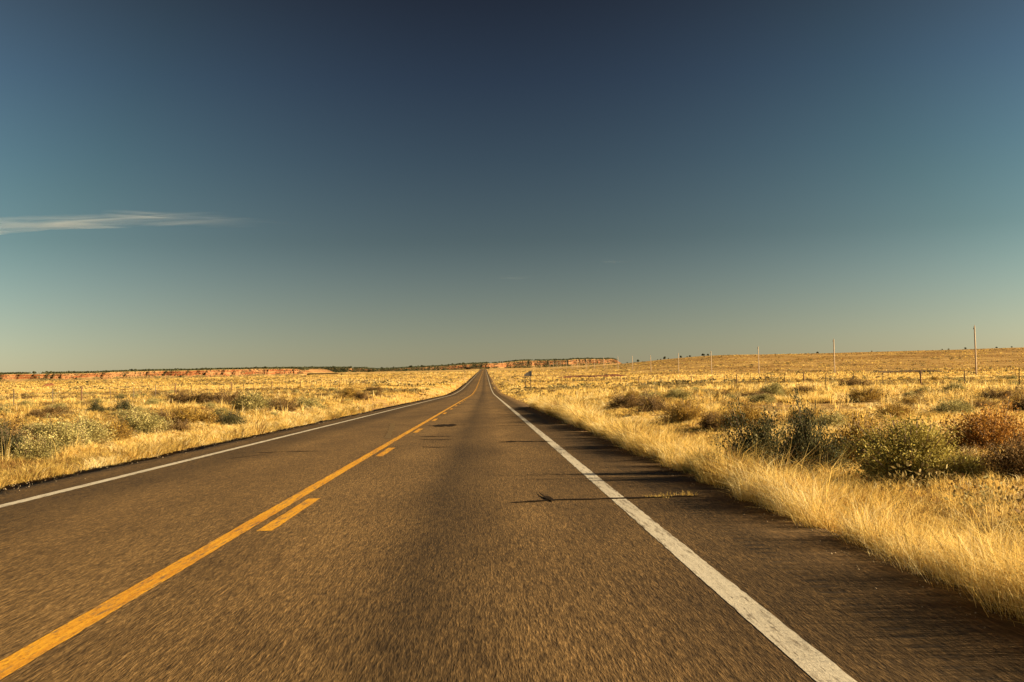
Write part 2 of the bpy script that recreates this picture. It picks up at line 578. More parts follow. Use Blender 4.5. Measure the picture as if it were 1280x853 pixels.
# broken outer lip goes down into the soil
lipL = rp[:, :1].copy(); lipL[..., 0] -= 0.03; lipL[..., 2] -= 0.12
lipR = rp[:, -1:].copy(); lipR[..., 0] += 0.03; lipR[..., 2] -= 0.12
road = link('road', grid_mesh('road', np.concatenate([lipL, rp, lipR], 1), M['asphalt'], False))
tag(road, kind='structure')

def strip(name, x0, x1, y0, y1, mat, lift=0.002, edge=0.007, seed=0):
    ys = np.concatenate([[y0], ry[(ry > y0 + .02) & (ry < y1 - .02)], [y1]])
    zz = np.interp(ys, ry, rzv) + lift
    a = x0 + edge * (fbm(ys / .2, ys * 0 + seed, 31) - .5) * 2
    b = x1 + edge * (fbm(ys / .12, ys * 0 + seed, 33) - .5) * 2
    P = np.stack([np.stack([a, ys, zz], -1), np.stack([b, ys, zz], -1)], 1)
    o = link(name, grid_mesh(name, P, mat, False), road)
    return o

strip('edge_line', 1.335, 1.495, -40, 2850, M['white'], seed=1)
strip('edge_line', -5.61, -5.46, -40, 2850, M['white'], seed=2)
strip('centre_line', -2.30, -2.15, -40, 2850, M['yellow'], seed=3)
k = 0
for yd in np.arange(11.4 - 12.2 * 3, 460, 12.2):
    strip('centre_dash', -2.06, -1.92, yd, yd + 3.3, M['yellow'], seed=5 + k)
    k += 1

def crack(pts, width, name='road_crack', lift=0.003):
    """tar-filled crack from plan points"""
    pts = np.array(pts, float)
    seg = np.concatenate([[0], np.cumsum(np.hypot(*(np.diff(pts, axis=0).T)))])
    t = np.linspace(0, seg[-1], max(6, int(seg[-1] / .06)))
    x, y = np.interp(t, seg, pts[:, 0]), np.interp(t, seg, pts[:, 1])
    sd_ = int(pts[0, 1] * 10)
    y = y + 0.06 * (fbm(t / .3, t * 0 + sd_, 41) - .5) * 2
    w = width * 1.35 * (0.35 + 1.2 * fbm(t / .15, t * 0 + sd_, 43)) * np.minimum(1, np.minimum(t, seg[-1] - t) / .15 + .12)
    za, zb = np.interp(y - w / 2, ry, rzv), np.interp(y + w / 2, ry, rzv)
    P = np.stack([np.stack([x, y - w / 2, za + lift], -1), np.stack([x, y + w / 2, zb + lift], -1)], 1)
    return link(name, grid_mesh(name, P, M['tar'], False), road)

def rpt(px, py):
    """road plan point at a pixel"""
    d = ray(px, py)
    t = 3.0 * 1.002 ** np.arange(2600)
    P = np.array([0, 0, EYE]) + t[:, None] * np.array(d)
    k = np.argmax(P[:, 2] < road_z(P[:, 1]))
    return P[k, 0], P[k, 1]

crack([rpt(637, 629), rpt(690, 626), rpt(760, 624), rpt(818, 622), rpt(880, 621)], 0.10, lift=0.007)
crack([rpt(674, 617), rpt(680, 622), rpt(694, 627)], 0.30, 'tar_patch', lift=0.010)
crack([rpt(525, 559), rpt(545, 559.5), rpt(565, 559)], 0.16)
crack([rpt(525, 550), rpt(566, 550)], 0.20)
crack([rpt(525, 546), rpt(569, 545.5)], 0.24)
crack([rpt(532, 532.5), rpt(556, 532), rpt(585, 531.5)], 0.25)
crack([rpt(541, 532.5), rpt(555, 532.2), rpt(572, 531.8)], 1.7, 'tar_patch', lift=0.006)
crack([rpt(622, 553), rpt(650, 552.5), rpt(690, 552)], 0.22, lift=0.007)
crack([rpt(632, 552.6), rpt(646, 552.4)], 0.5, 'tar_patch', lift=0.009)
crack([rpt(618, 532.5), rpt(665, 532)], 0.16)
crack([rpt(620, 518.5), rpt(648, 518)], 0.2)
crack([rpt(603, 511), rpt(628, 510.5)], 0.3)
crack([rpt(318, 566.5), rpt(360, 565), rpt(400, 564.3)], 0.12)
crack([rpt(285, 574), rpt(340, 567)], 0.12)
gp = np.array([rpt(491, 529), rpt(490, 534), rpt(488, 540), rpt(484, 548)])
gt = np.linspace(0, 3, 60)
gxx, gyy = np.interp(gt, range(4), gp[:, 0]), np.interp(gt, range(4), gp[:, 1])
gw = .09 * (.6 + .8 * fbm(gt * 6, gt * 0, 91))
gzz = np.interp(gyy, ry, rzv) + .003
link('faded_paint_mark', grid_mesh('faded_paint_mark', np.stack([np.stack([gxx - gw, gyy, gzz], -1), np.stack([gxx + gw, gyy, gzz], -1)], 1), M['ghost'], False), road)
for px0, px1, py in ((705, 752, 531), (715, 760, 521), (695, 735, 511), (742, 790, 545)):
    crack([rpt(px0, py), rpt(px1, py)], 0.14)

# ------------------------------------------------------------------ mesas and the red banks
MR = np.random.default_rng(5)
def mesa(name, line, depth, seed, talus=1.6, rough=1.0):
    """line: list of (px, distance, base px y, top px y): real positions of the scarp foot and rim"""
    P0 = []
    for px, D, yb, yt in line:
        d = ray(px, yb); b = np.array(d) * (D / d.y)
        d = ray(px, yt); t = np.array(d) * (D / d.y)
        P0.append((b[0], D, b[2] + EYE, t[2] + EYE))
    P0 = np.array(P0)
    s = np.concatenate([[0], np.cumsum(np.hypot(np.diff(P0[:, 0]), np.diff(P0[:, 1])))])
    n = int(s[-1] / 1.3)
    t = np.linspace(0, s[-1], n)
    x, y, zb, zt = (np.interp(t, s, P0[:, i]) for i in range(4))
    end = np.minimum(1, np.minimum(t, s[-1] - t) / 25)
    H = np.maximum(zt - zb, .5)
    gul = (fbm(t / 11, t * 0 + seed, 51, 4) - .5) * 3
    gul2 = (fbm(t / 4.5, t * 0 + seed, 52, 2) - .5) * 3
    but = (fbm(t / 70, t * 0 + seed, 53, 2) - .5) * 2
    zt = zt + 0.10 * H * but * end
    rows = []
    fr = [(-7, -0.25), (0.0, 0.02), (0.35, 0.14), (0.75, 0.30), (0.95, 0.36), (1.02, 0.62), (1.25, 0.66), (1.33, 0.90), (1.7, 0.97), (2.6, 1.0), (6, 1.0), (16, 1.0)]
    for off, h in fr:
        cl = 1.0 if .3 < h < .98 else .5
        gul = (fbm(t / 9, t * 0 + seed + off * .8, 51, 3) - .5) * 1.7 * rough
        gul2 = (fbm(t / 3.6, t * 0 + seed + off * 1.5, 52, 2) - .5) * 1.1 * rough
        oo = off * H * talus + cl * H * (0.9 * gul + 0.5 * gul2 + 1.2 * but * rough)
        if off > 3:
            oo = np.full(n, off * depth / 16.0)
        zz = zb + (zt - zb) * h * (0.25 + 0.75 * end) + (0.10 * H * gul2 * cl if 0.05 < h < .95 else 0)
        if off < 0:
            zz = zb - 14.0
        rows.append(np.stack([x, y + oo, zz], -1))
    back = rows[-1].copy(); back[:, 1] += 60; back[:, 2] = zb - 4
    rows.append(back)
    o = link(name, grid_mesh(name, np.stack(rows, 0), M['cliff'], False))
    tag(o, kind='structure')
    return x, y, zb, zt, H

ml = mesa('mesa', [(-160, 1380, 484, 471), (0, 1400, 478, 468.6), (100, 1450, 475.2, 466.2), (200, 1520, 473.3, 463.6), (300, 1600, 472.2, 461.2), (352, 1650, 470.3, 460.4), (374, 1680, 468.5, 461.2), (384, 1690, 467.5, 465.5)], 350, 3)
mm = mesa('mesa', [(330, 2100, 467.5, 461), (380, 2150, 467, 460.2), (430, 2200, 465.8, 460), (455, 2250, 465.5, 461), (470, 2260, 465, 462), (520, 2350, 464, 459.5), (575, 2450, 463.5, 456), (598, 2480, 463, 454.5), (612, 2500, 463, 453.5)], 350, 9, 2.4)
mr = mesa('mesa', [(588, 2380, 462, 455), (615, 2400, 461.5, 453.5), (650, 2460, 461, 451.6), (690, 2540, 459.5, 450), (720, 2600, 458, 449), (750, 2680, 456.5, 448.6), (768, 2740, 455.5, 448.8), (777, 2790, 454.5, 452)], 300, 15, 1.6, .55)

def bank(name, pts, width, height, mat):
    """low eroded bank of bare earth following pixel points on the ground"""
    P = np.array([hit(*p) for p in pts])
    s = np.concatenate([[0], np.cumsum(np.hypot(np.diff(P[:, 0]), np.diff(P[:, 1])))])
    n = max(20, int(s[-1] / 1.5))
    t = np.linspace(0, s[-1], n)
    x, y = np.interp(t, s, P[:, 0]), np.interp(t, s, P[:, 1])
    f = np.minimum(1, np.minimum(t, s[-1] - t) / (s[-1] * .2)) * (0.5 + fbm(t / 9, t * 0, 77))
    rows = []
    for a, h in ((-.5, -.3), (-.25, .35), (-.05, .9), (.1, 1.0), (.5, .7), (1.2, -.3)):
        yy = y + a * width + 2 * (fbm(t / 7, t * 0 + a, 78) - .5)
        rows.append(np.stack([x, yy, ground_z(x, yy) + h * height * f - .05], -1))
    tag(link(name, grid_mesh(name, np.stack(rows, 0), mat, False)), kind='structure')
bank('red_earth_bank', [(695, 473), (720, 472), (745, 471.5), (765, 471), (790, 470.5)], 14, 0.9, M['redsoil'])
bank('red_earth_bank', [(53, 483.5), (60, 483), (66, 482.5)], 6, 1.2, M['redsoil'])
bank('dark_earth_bank', [(1080, 467), (1110, 466.5), (1150, 466), (1190, 465.5)], 8, 0.8, M['darksoil'])

# ------------------------------------------------------------------ utility poles and their wire
def build_pole():
    root = empty('utility_pole', (0, 0, 0))
    Hp = 10.2
    V, F = tube([(0, 0, -1.2), (0, 0, 2), (0.01, 0, 6), (0, 0, Hp)], [.20, .18, .165, .14], 12)
    solid('shaft', [(V, F)], M['polewood'], root, True)
    V, F = tube([(0, 0, Hp), (0, 0, Hp + .16)], [.022, .022], 6)
    pin = solid('top_pin', [(V, F)], M['steelpost'], root)
    V, F = tube([(0, 0, Hp + .12), (0, 0, Hp + .16), (0, 0, Hp + .2), (0, 0, Hp + .25), (0, 0, Hp + .3)], [.05, .075, .05, .07, .03], 10)
    solid('insulator', [(V, F)], M['ceramic'], pin, True)
    solid('bracket', [box((-.19, 0, Hp - .5), (.12, .1, .34)), ], M['steelpost'], root)
    return root

def copy_tree(o, parent=None):
    c = o.copy()
    COL.objects.link(c)
    if parent:
        c.parent = parent
    for ch in o.children:
        copy_tree(ch, c)
    return c

pole0 = build_pole()
tops = []
near_words = ['tallest and nearest bare wooden utility pole on the right, beyond the fence',
              'second nearest wooden utility pole, standing left of the tallest one',
              'third wooden utility pole from the right, rising over the grassy rise',
              'fourth wooden utility pole from the right, beside a skyline tree']
for i in range(18):
    D = 266 + 102.5 * i
    x = 102.5 + (1.0, -.7, -.7)[i] if i < 3 else 102.5 + 0.8 * math.sin(i * 2.1)
    z = float(ground_z(x, D))
    if i == 0:
        p = pole0
    else:
        p = copy_tree(pole0)
    p.location = (x, D, z)
    p.rotation_euler = (R(random.uniform(-.5, .5)), R(random.uniform(-.7, .7)), random.uniform(0, .3))
    tag(p, near_words[i] if i < 4 else 'small pale wooden utility pole in the line running off towards the red mesa', 'utility pole', 'utility poles in the line along the right')
    tops.append(Vector((x, D, z + 10.45)))
# ------------------------------------------------------------------ wire fences
def wire_fence(name, label, x0, y0, y1, step, seed):
    rg = random.Random(seed)
    ys = np.arange(y0, y1, step)
    root = empty(name, (x0, y0, float(ground_z(x0, y0))))
    tag(root, label, 'fence')
    base = root.location
    V, F = tube([(0, 0, -.3), (0, 0, .8), (0, 0, 1.30)], [.072, .066, .058], 8)
    wood = solid('post', [(V, F)], M['postwood'], root, True)
    fl, ff = box((0, 0, .42), (.018, .052, 1.5))
    gl, gf = box((0, .035, .42), (.06, .018, 1.5))
    steel = solid('post', [(fl, ff), (gl, gf)], M['steelpost'], root)
    first = {id(wood): True, id(steel): True}
    tops_ = []
    for i, y in enumerate(ys):
        x = x0 + 0.25 * (rg.random() - .5)
        z = float(ground_z(x, y))
        src = wood if i % 4 == 1 else steel
        if first.pop(id(src), None):
            p = src
        else:
            p = src.copy(); COL.objects.link(p); p.parent = root
        p.location = Vector((x, y, z)) - base
        p.rotation_euler = (R(rg.uniform(-3, 3)), R(rg.uniform(-3, 3)), rg.uniform(-.3, .3))
        tops_.append(Vector((x, y, z)) - base)
    for h in (.35, .62, .90, 1.14):
        pts = []
        for a, b in zip(tops_[:-1], tops_[1:]):
            for t in (0, .5):
                q = a.lerp(b, t); pts.append(Vector((q.x, q.y, q.z + h - .03 * (t > 0))))
        V, F = tube(pts, 0.0045, 4)
        solid('wire', [(V, F)], M['wire'], root)
    return root

wire_fence('wire_fence', 'barbed wire fence on thin dark posts crossing the left prairie', -30.6, 62, 560, 7.1, 2)
wire_fence('wire_fence', 'barbed wire fence on dark posts between the right scrub and the utility poles', 32.0, 50, 520, 8.6, 3)

# ------------------------------------------------------------------ road sign
sp = hit(660, 489.5)
Ds = sp[1]
m = mpp(Ds)
sg = empty('road_sign', (sp[0], Ds, sp[2] - .05))
tag(sg, 'grey road sign seen from its shaded back on two thin posts', 'sign')
Hs = 26 * m
solid('post', [box((-3.3 * m, .06, Hs * .38), (.09, .07, Hs * .86))], M['steelpost'], sg)
solid('post', [box((3.2 * m, .06, Hs * .45), (.09, .07, Hs * 1.0))], M['steelpost'], sg)
def plate(pts, th=.03, y=0.0, dy=0.0):
    n = len(pts)
    x0 = pts[0][0]; xw = max(p[0] for p in pts) - min(p[0] for p in pts)
    V = [(x, y + dy * (x - x0) / xw, z) for x, z in pts] + [(x, y + th + dy * (x - x0) / xw, z) for x, z in pts]
    F = [tuple(range(n)), tuple(range(2 * n - 1, n - 1, -1))] + [(i, n + i, n + (i + 1) % n, (i + 1) % n) for i in range(n)]
    return V, F
solid('panel', [plate([(-4.3 * m, Hs - 6.2 * m), (-4.3 * m, Hs - 3.9 * m), (2.6 * m, Hs - .6 * m), (2.6 * m, Hs - 6.6 * m)], .03, -.02)], M['signgrey'], sg)
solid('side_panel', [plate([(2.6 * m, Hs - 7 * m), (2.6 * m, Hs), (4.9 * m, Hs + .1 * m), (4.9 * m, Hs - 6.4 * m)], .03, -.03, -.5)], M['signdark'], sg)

# ------------------------------------------------------------------ shrubs
def shrub_mesh(kind, seed, n_leaf, leaf, mat, spread=1.0, hgt=.62, lobes=14, up=0.3):
    """foliage: many small leaf faces on uneven twig clumps inside a dome of width 1"""
    g = np.random.default_rng(seed)
    ns_ = lobes * 4
    az = g.uniform(0, 2 * np.pi, ns_)
    ct = g.uniform(.0, 1.0, ns_) ** .8                       # 0 flat out, 1 upright
    st = np.sqrt(1 - ct ** 2)
    lump = fbm(np.cos(az) * 1.3 + 5 + seed, np.sin(az) * 1.3 + ct * 1.5, seed, 2)
    rho = (.38 + 1.10 * lump) * g.uniform(.72, 1.08, ns_)
    E = np.stack([np.cos(az) * st * .52 * rho, np.sin(az) * st * .52 * rho, hgt * (.10 + .95 * ct) * rho], -1)
    which = g.integers(0, ns_, n_leaf)
    u = g.uniform(.30, 1.0, n_leaf) ** .75
    e = E[which]
    P = e * u[:, None]
    P[:, 2] = e[:, 2] * (u ** .85)
    P += g.normal(size=(n_leaf, 3)) * (.012 + .040 * np.sin(np.pi * np.clip(u, 0, 1) * .8))[:, None]
    P[:, 2] = np.maximum(P[:, 2], .01 + .04 * g.random(n_leaf))
    d = e / (np.linalg.norm(e, axis=1)[:, None] + 1e-6)
    ax = g.normal(size=(n_leaf, 3)) * .75 + d * .9
    ax[:, 2] += up
    ax /= np.linalg.norm(ax, axis=1)[:, None]
    sd2 = np.cross(ax, g.normal(size=(n_leaf, 3)))
    sd2 /= np.linalg.norm(sd2, axis=1)[:, None] + 1e-9
    L = leaf * g.uniform(.5, 1.5, n_leaf)[:, None]
    W = L * .26
    V = np.stack([P - sd2 * W * .3, P + ax * L * .5 - sd2 * W, P + ax * L, P + ax * L * .5 + sd2 * W], 1).reshape(-1, 3)
    F = np.arange(n_leaf * 4).reshape(-1, 4)
    t = np.clip(g.uniform(.0, 1, ns_)[which] * .68 + .32 * g.random(n_leaf), 0, 1)
    C = E
    return np_mesh(kind, V, np.full(n_leaf, 4), F, mat, {'tint': np.repeat(t, 4)}), C

def stem_mesh(C, seed, mat):
    V, F = [], []
    rg = random.Random(seed)
    for c in C:
        b = (rg.uniform(-.05, .05), rg.uniform(-.05, .05), -.04)
        mid = (c[0] * .45 + rg.uniform(-.03, .03), c[1] * .45 + rg.uniform(-.03, .03), c[2] * .5)
        v, f = tube([b, mid, (c[0], c[1], c[2] + .04)], [.010, .006, .0025], 4)
        o_ = len(V)
        V += [tuple(p) for p in v]
        F += [tuple(i + o_ for i in q) for q in f]
    me = bpy.data.meshes.new('stems')
    me.from_pydata(V, [], F)
    me.materials.append(mat)
    return me

KIND = {}
def make_kind(key, mat, nvar, n_leaf, leaf, hgt, lobes=14):
    KIND[key] = []
    for i in range(nvar):
        sd3 = (sum(ord(ch) for ch in key)) * 31 + i
        f, C = shrub_mesh('foliage', sd3, n_leaf, leaf, M[mat], 1.0, hgt, lobes)
        KIND[key].append((f, stem_mesh(C, sd3, M['bark'])))
make_kind('sage', 'sage', 4, 13000, 0.025, .55, 26)
make_kind('green', 'green', 3, 13000, 0.025, .60, 24)
make_kind('rabbit', 'rabbit', 3, 13000, 0.023, .58, 26)
make_kind('lime', 'lime', 3, 22000, 0.021, .60, 30)
make_kind('rust', 'rust', 2, 11000, 0.026, .60, 20)
make_kind('umber', 'umber', 4, 9500, 0.027, .50, 20)
make_kind('pale', 'pale', 2, 1300, .070, .50, 12)

NAMES = dict(sage=('sagebrush', 'sagebrush'), green=('greasewood_bush', 'bush'), rabbit=('rabbitbrush', 'bush'), lime=('rabbitbrush', 'bush'),
             rust=('saltbush', 'bush'), umber=('dry_bush', 'bush'), pale=('dry_bush', 'bush'))
SHRUBS = []
def shrub(kind, x, y, width, label, group=None, tall=1.0, parts=True):
    var = random.randrange(len(KIND[kind]))
    f, s = KIND[kind][var]
    nm, cat = NAMES[kind]
    z = float(ground_z(x, y))
    if parts:
        root = empty(nm, (x, y, z - .02), random.uniform(0, 6.28))
        link('foliage', f, root)
        link('stem', s, root)
    else:
        root = link(nm, f, None, (x, y, z - .03))
        root.rotation_euler.z = random.uniform(0, 6.28)
    q = random.uniform(.9, 1.1)
    root.scale = (width * q, width / q, width * tall * random.uniform(.92, 1.08))
    tag(root, label, cat, group)
    SHRUBS.append((x, y, width))
    return root

def shrub_px(kind, px, py, wpx, label, group=None, tall=1.0):
    P = hit(px, py)
    w = wpx * mpp(P[1])
    shrub(kind, P[0], P[1] + w * .12, w * 1.08, label, group, tall * (.98 if kind == 'lime' else 1.42 if kind == 'green' and P[1] < 20 else 1.15))

# the ones one can point at: right verge
for a in [
    ('green', 948, 592, 92, 'low dark green bush nearest the pavement edge on the right verge', None, .85),
    ('green', 1014, 596, 86, 'dark green bush with grass stems in front, between the lower bush and the big one', None, 1.05),
    ('rabbit', 1080, 588, 100, 'mottled olive and brown bush at the left shoulder of the big bush', None, 1.15),
    ('lime', 1142, 604, 158, 'biggest bush of the right verge, broad and yellow green on top', None, .78),
    ('pale', 1132, 604, 40, 'bleached grey dead twigs at the foot of the big yellow green bush', None, 1.0),
    ('rust', 1246, 566, 118, 'orange rust coloured bush behind the dark brown one at the right edge', None, .66),
    ('umber', 1276, 600, 82, 'dark brown bush at the right edge below the orange one', None, 1.0),
    ('lime', 1203, 603, 92, 'lower olive green bush leaning on the right side of the biggest bush', None, .62),
    ('umber', 1222, 590, 54, 'small brown twiggy bush between the big green bush and the right edge', None, .8),
    ('lime', 993, 618, 46, 'small yellow green tuft bush low in the grass before the dark bushes', None, .55),
    ('rabbit', 860, 529, 58, 'yellow flowered bush by the verge grass, left of the olive bushes', None, .85),
    ('umber', 893, 536, 42, 'dark bush between the yellow one and the olive one', None, .8),
    ('rabbit', 930, 536, 70, 'olive bush with yellowish top right of the dark bush', None, .75),
    ('umber', 818, 517, 48, 'dark brown bush standing behind the tall pale verge grass', None, .8),
    ('umber', 782, 512, 44, 'reddish brown bush left of the dark brown bush behind the verge grass', None, .7),
    ('sage', 846, 503, 36, 'grey green bush behind the dark brown bush of the right verge', None, .8),
    ('umber', 1068, 487, 40, 'dark low bush just in front of the right fence', None, .5),
    ('rabbit', 1084, 503, 64, 'wide orange yellow bush in the middle of the right prairie', None, .42),
    ('sage', 966, 500, 42, 'grey bush among tall pale grass left of the fence bush', None, .8),
    ('umber', 1248, 502, 44, 'grey brown bush right of the wide orange yellow bush', None, .55),
    ('umber', 1005, 494, 40, 'low brown bush between the grey bush and the fence bush', None, .5),
    # left side
    ('green', 8, 574, 62, 'dark green bush cut by the left edge of the photo', None, .85),
    ('sage', 34, 580, 66, 'olive bush in front of the dark green one at the left edge', None, .75),
    ('sage', 66, 562, 92, 'wide grey green sagebrush right of the dark bush at the left edge', None, .62),
    ('sage', 102, 556, 84, 'yellowish green sagebrush in the middle of the left roadside row', None, .62),
    ('rabbit', 142, 553, 60, 'olive yellow bush right of the wide sagebrushes on the left', None, .65),
    ('sage', 176, 543, 74, 'blue green sagebrush at the right end of the left roadside row', None, .60),
    ('umber', 221, 542, 38, 'brown bush beside the blue green sagebrush on the left', None, .75),
    ('green', 285, 533, 44, 'dark bush with grass before it, right of the brown one on the left', None, .72),
    ('rabbit', 240, 533, 66, 'yellow bush between the brown bush and the dark bush on the left', None, .55),
    ('umber', 234, 507, 54, 'dark brown wide bush below the far left fence posts', None, .5),
    ('umber', 279, 507, 42, 'dark brown bush just right of the wide brown one', None, .6),
    ('green', 120, 520, 34, 'small dark green bush left of its twin on the left prairie', None, .7),
    ('green', 152, 519, 34, 'small dark green bush with a round top on the left prairie', None, .75),
    ('umber', 68, 521, 40, 'brown low bush behind the wide grey green sagebrush', None, .55),
    ('sage', 312, 517, 62, 'grey green sagebrush beside the road shoulder grass on the left', None, .62),
    ('umber', 352, 518, 46, 'dark bush nearest the left shoulder, past the grey green sagebrush', None, .65),
    ('sage', 384, 515, 42, 'pale green sagebrush right of the dark bush near the left shoulder', None, .65),
    ('rabbit', 440, 499, 36, 'olive round bush in the bright grass by the left shoulder', None, .6),
    ('umber', 453, 501, 20, 'small rust brown bush touching the olive round bush', None, .9),
    ('umber', 467, 491, 24, 'dark flat bush behind the rust brown bush near the left shoulder', None, .5),
]:
    shrub_px(*a)

# scattered ones that nothing tells apart, by side and kind
GR = {
    ('L', 'sage'): ('grey green sagebrush scattered over the left prairie', 'sagebrush scattered over the left prairie'),
    ('L', 'umber'): ('small brown bush scattered over the left prairie', 'brown bushes scattered over the left prairie'),
    ('L', 'rabbit'): ('small yellowish bush scattered over the left prairie', 'yellowish bushes scattered over the left prairie'),
    ('R', 'sage'): ('grey green sagebrush scattered over the right prairie', 'sagebrush scattered over the right prairie'),
    ('R', 'umber'): ('small brown bush scattered over the right prairie', 'brown bushes scattered over the right prairie'),
    ('R', 'rabbit'): ('small yellowish bush scattered over the right prairie', 'yellowish bushes scattered over the right prairie'),
}
cnt, tries = 0, 0
while cnt < 380 and tries < 12000:
    tries += 1
    side = 'L' if random.random() < .5 else 'R'
    y = 24 + 230 * random.random() ** 1.25
    if side == 'L':
        x = -9.5 - random.random() * max(4, (.40 * y - 6))
        if x < -.42 * y - 2: continue
    else:
        x = 6.5 + random.random() * (.44 * y - 2)
        if x > .44 * y + 2: continue
    if fbm(np.array(x / 14), np.array(y / 22), 61) < .43 + .08 * random.random():
        continue
    w = random.uniform(.5, 1.5)
    if any((x - a) ** 2 + (y - b) ** 2 < (.45 * (w + c)) ** 2 for a, b, c in SHRUBS):
        continue
    kind = random.choices(['sage', 'umber', 'rabbit'], [8, 3, 3] if side == 'L' else [4, 4, 4])[0]
    shrub(kind, x, y, w, *GR[(side, kind)], tall=random.uniform(.5, .8), parts=y < 75)
    cnt += 1

# ------------------------------------------------------------------ junipers far away
def juniper_mesh(seed):
    g = np.random.default_rng(seed)
    n, lob = 260, 9
    a = g.uniform(0, 6.28, lob)
    r_ = g.uniform(0, .33, lob)
    C = np.stack([np.cos(a) * r_, np.sin(a) * r_, g.uniform(.28, .74, lob)], -1)
    w = g.integers(0, lob, n)
    d = g.normal(size=(n, 3)); d /= np.linalg.norm(d, axis=1)[:, None]
    P = C[w] + d * g.uniform(.08, .24, n)[:, None]
    ax = g.normal(size=(n, 3)); ax /= np.linalg.norm(ax, axis=1)[:, None]
    b = np.cross(ax, d); b /= np.linalg.norm(b, axis=1)[:, None] + 1e-9
    L = g.uniform(.06, .13, n)[:, None]
    V = np.stack([P - ax * L, P + b * L, P + ax * L, P - b * L], 1).reshape(-1, 3)
    t = np.repeat(g.random(n), 4)
    crown = np_mesh('crown', V, np.full(n, 4), np.arange(n * 4).reshape(-1, 4), M['juniper'], {'tint': t})
    v, f = tube([(0, 0, -.08), (.02, .01, .2), (-.02, .03, .5)], [.05, .04, .02], 6)
    tr = bpy.data.meshes.new('trunk')
    tr.from_pydata([tuple(p) for p in v], [], f)
    tr.materials.append(M['bark'])
    return crown, tr
JUN = [juniper_mesh(s) for s in (1, 2, 3, 4)]
def juniper(x, y, z, h, label, group=None, parts=False):
    c, t = JUN[random.randrange(4)]
    if parts:
        root = empty('juniper_tree', (x, y, z), random.uniform(0, 6))
        link('crown', c, root)
        link('trunk', t, root)
    else:
        root = link('juniper_tree', c, None, (x, y, z))
        root.rotation_euler.z = random.uniform(0, 6)
    root.scale = (h * random.uniform(1.0, 1.35), h * random.uniform(1, 1.3), h)
    tag(root, label, 'tree', group)

def along(ms, n, lo, hi, label, group, h0, h1, frac):
    x, y, zb, zt, H = ms
    for i in range(n):
        k = int((lo + (hi - lo) * (i + random.random()) / n) * (len(x) - 1))
        u = random.random()
        if u < frac:          # on the rim
            dy, z = H[k] * 4 + random.random() * 60, zt[k]
        else:                 # on the slope below
            dy, z = H[k] * 1.2 * random.random(), zb[k] + .1 * H[k]
        juniper(x[k], y[k] + dy, z - .3, random.uniform(h0, h1), label, group)
along(ml, 75, .25, .97, 'dark juniper on the rim of the long left mesa', 'junipers on the rim of the left mesa', 2.2, 3.8, .93)
along(mm, 75, .12, .98, 'dark juniper on the low ridge left of the road end', 'junipers on the low ridge in the middle', 3.0, 5.0, .62)
along(mr, 70, .02, .9, 'dark juniper on the red mesa right of the road end', 'junipers on the red mesa right of the road', 2.8, 4.4, .7)

def woodland(specs):
    """the closed dark scrub that caps the mesas far off: one mass of leaf clumps"""
    g = np.random.default_rng(77)
    P, S = [], []
    for ms, n, lo, hi, hmax, slope in specs:
        x, y, zb, zt, H = ms
        k = (g.uniform(lo, hi, n) * (len(x) - 1)).astype(int)
        gate = fbm(k / 11.0, k * 0.0 + n, 201, 3) + .35 * smooth(.3, .6, k / len(x))
        k = k[gate > .42]
        n = len(k)
        on = g.random(n) > slope
        hh = g.uniform(.04, .92, n) ** 1.2
        dy = np.where(on, H[k] * 4 + g.random(n) * 40, H[k] * 1.6 * np.interp(hh, [.02, .14, .30, .36, .66, .9], [0, .35, .75, .95, 1.02, 1.33]) - 2.5)
        z = np.where(on, zt[k], zb[k] + (zt[k] - zb[k]) * hh) + hmax * g.random(n) ** 1.4
        P.append(np.stack([x[k] + g.normal(0, 2, n), y[k] + dy, z], -1))
        S.append(g.uniform(.25, .8, n))
    P, S = np.concatenate(P), np.concatenate(S)[:, None]
    n = len(P)
    a = g.normal(size=(n, 3)); a /= np.linalg.norm(a, axis=1)[:, None]
    b = np.cross(a, g.normal(size=(n, 3))); b /= np.linalg.norm(b, axis=1)[:, None] + 1e-9
    V = np.stack([P - a * S, P + b * S, P + a * S, P - b * S], 1).reshape(-1, 3)
    tag(link('woodland', np_mesh('woodland', V, np.full(n, 4), np.arange(n * 4).reshape(-1, 4), M['juniper'], {'tint': np.repeat(g.random(n), 4)})), kind='stuff')
woodland([(ml, 22000, .20, .985, 2.0, .10), (mm, 21000, .06, .99, 2.4, .48), (mm, 14000, 0.0, .34, 2.4, .6), (mr, 14000, .0, .55, 2.6, .66), (mr, 5000, .5, .8, 2.4, .45), (mr, 2500, .8, .95, 2.2, .3)])

# lone trees on the skyline of the rise at the right
def crest(px):
    best, bp = -1e9, None
    d = ray(px, 450)
    for D in np.arange(700, 3200, 20.0):
        x = d.x / d.y * D
        z = float(ground_z(x, D))
        a = (z - EYE) / D
        if a > best:
            best, bp = a, (x, D, z)
    return bp
for px, wpx, lab in [(797.5, 4, 'lone round juniper on the skyline beside a far utility pole'), (784, 2, None), (822, 1.5, None), (826, 1.5, None), (831, 4.5, 'widest dark juniper of the clump on the right skyline'),
                     (835.5, 1.8, None), (851, 3.5, None), (859, 1.8, None), (862.5, 3, None), (879, 4, 'left one of two dark junipers next to the fourth utility pole'),
                     (885, 3, 'right one of two dark junipers, touching the fourth utility pole'), (1178, 2, None), (1186, 2.4, None), (1207, 3, None), (1246, 2.5, None), (1265, 2.5, None), (1022, 3, None), (1090, 2, None)]:
    c_ = crest(px)
    juniper(c_[0], c_[1], c_[2] - .3, wpx * mpp(c_[1]) * .95, lab or 'tiny dark tree on the skyline of the right rise', None if lab else 'tiny trees along the right skyline', parts=wpx >= 3.5)
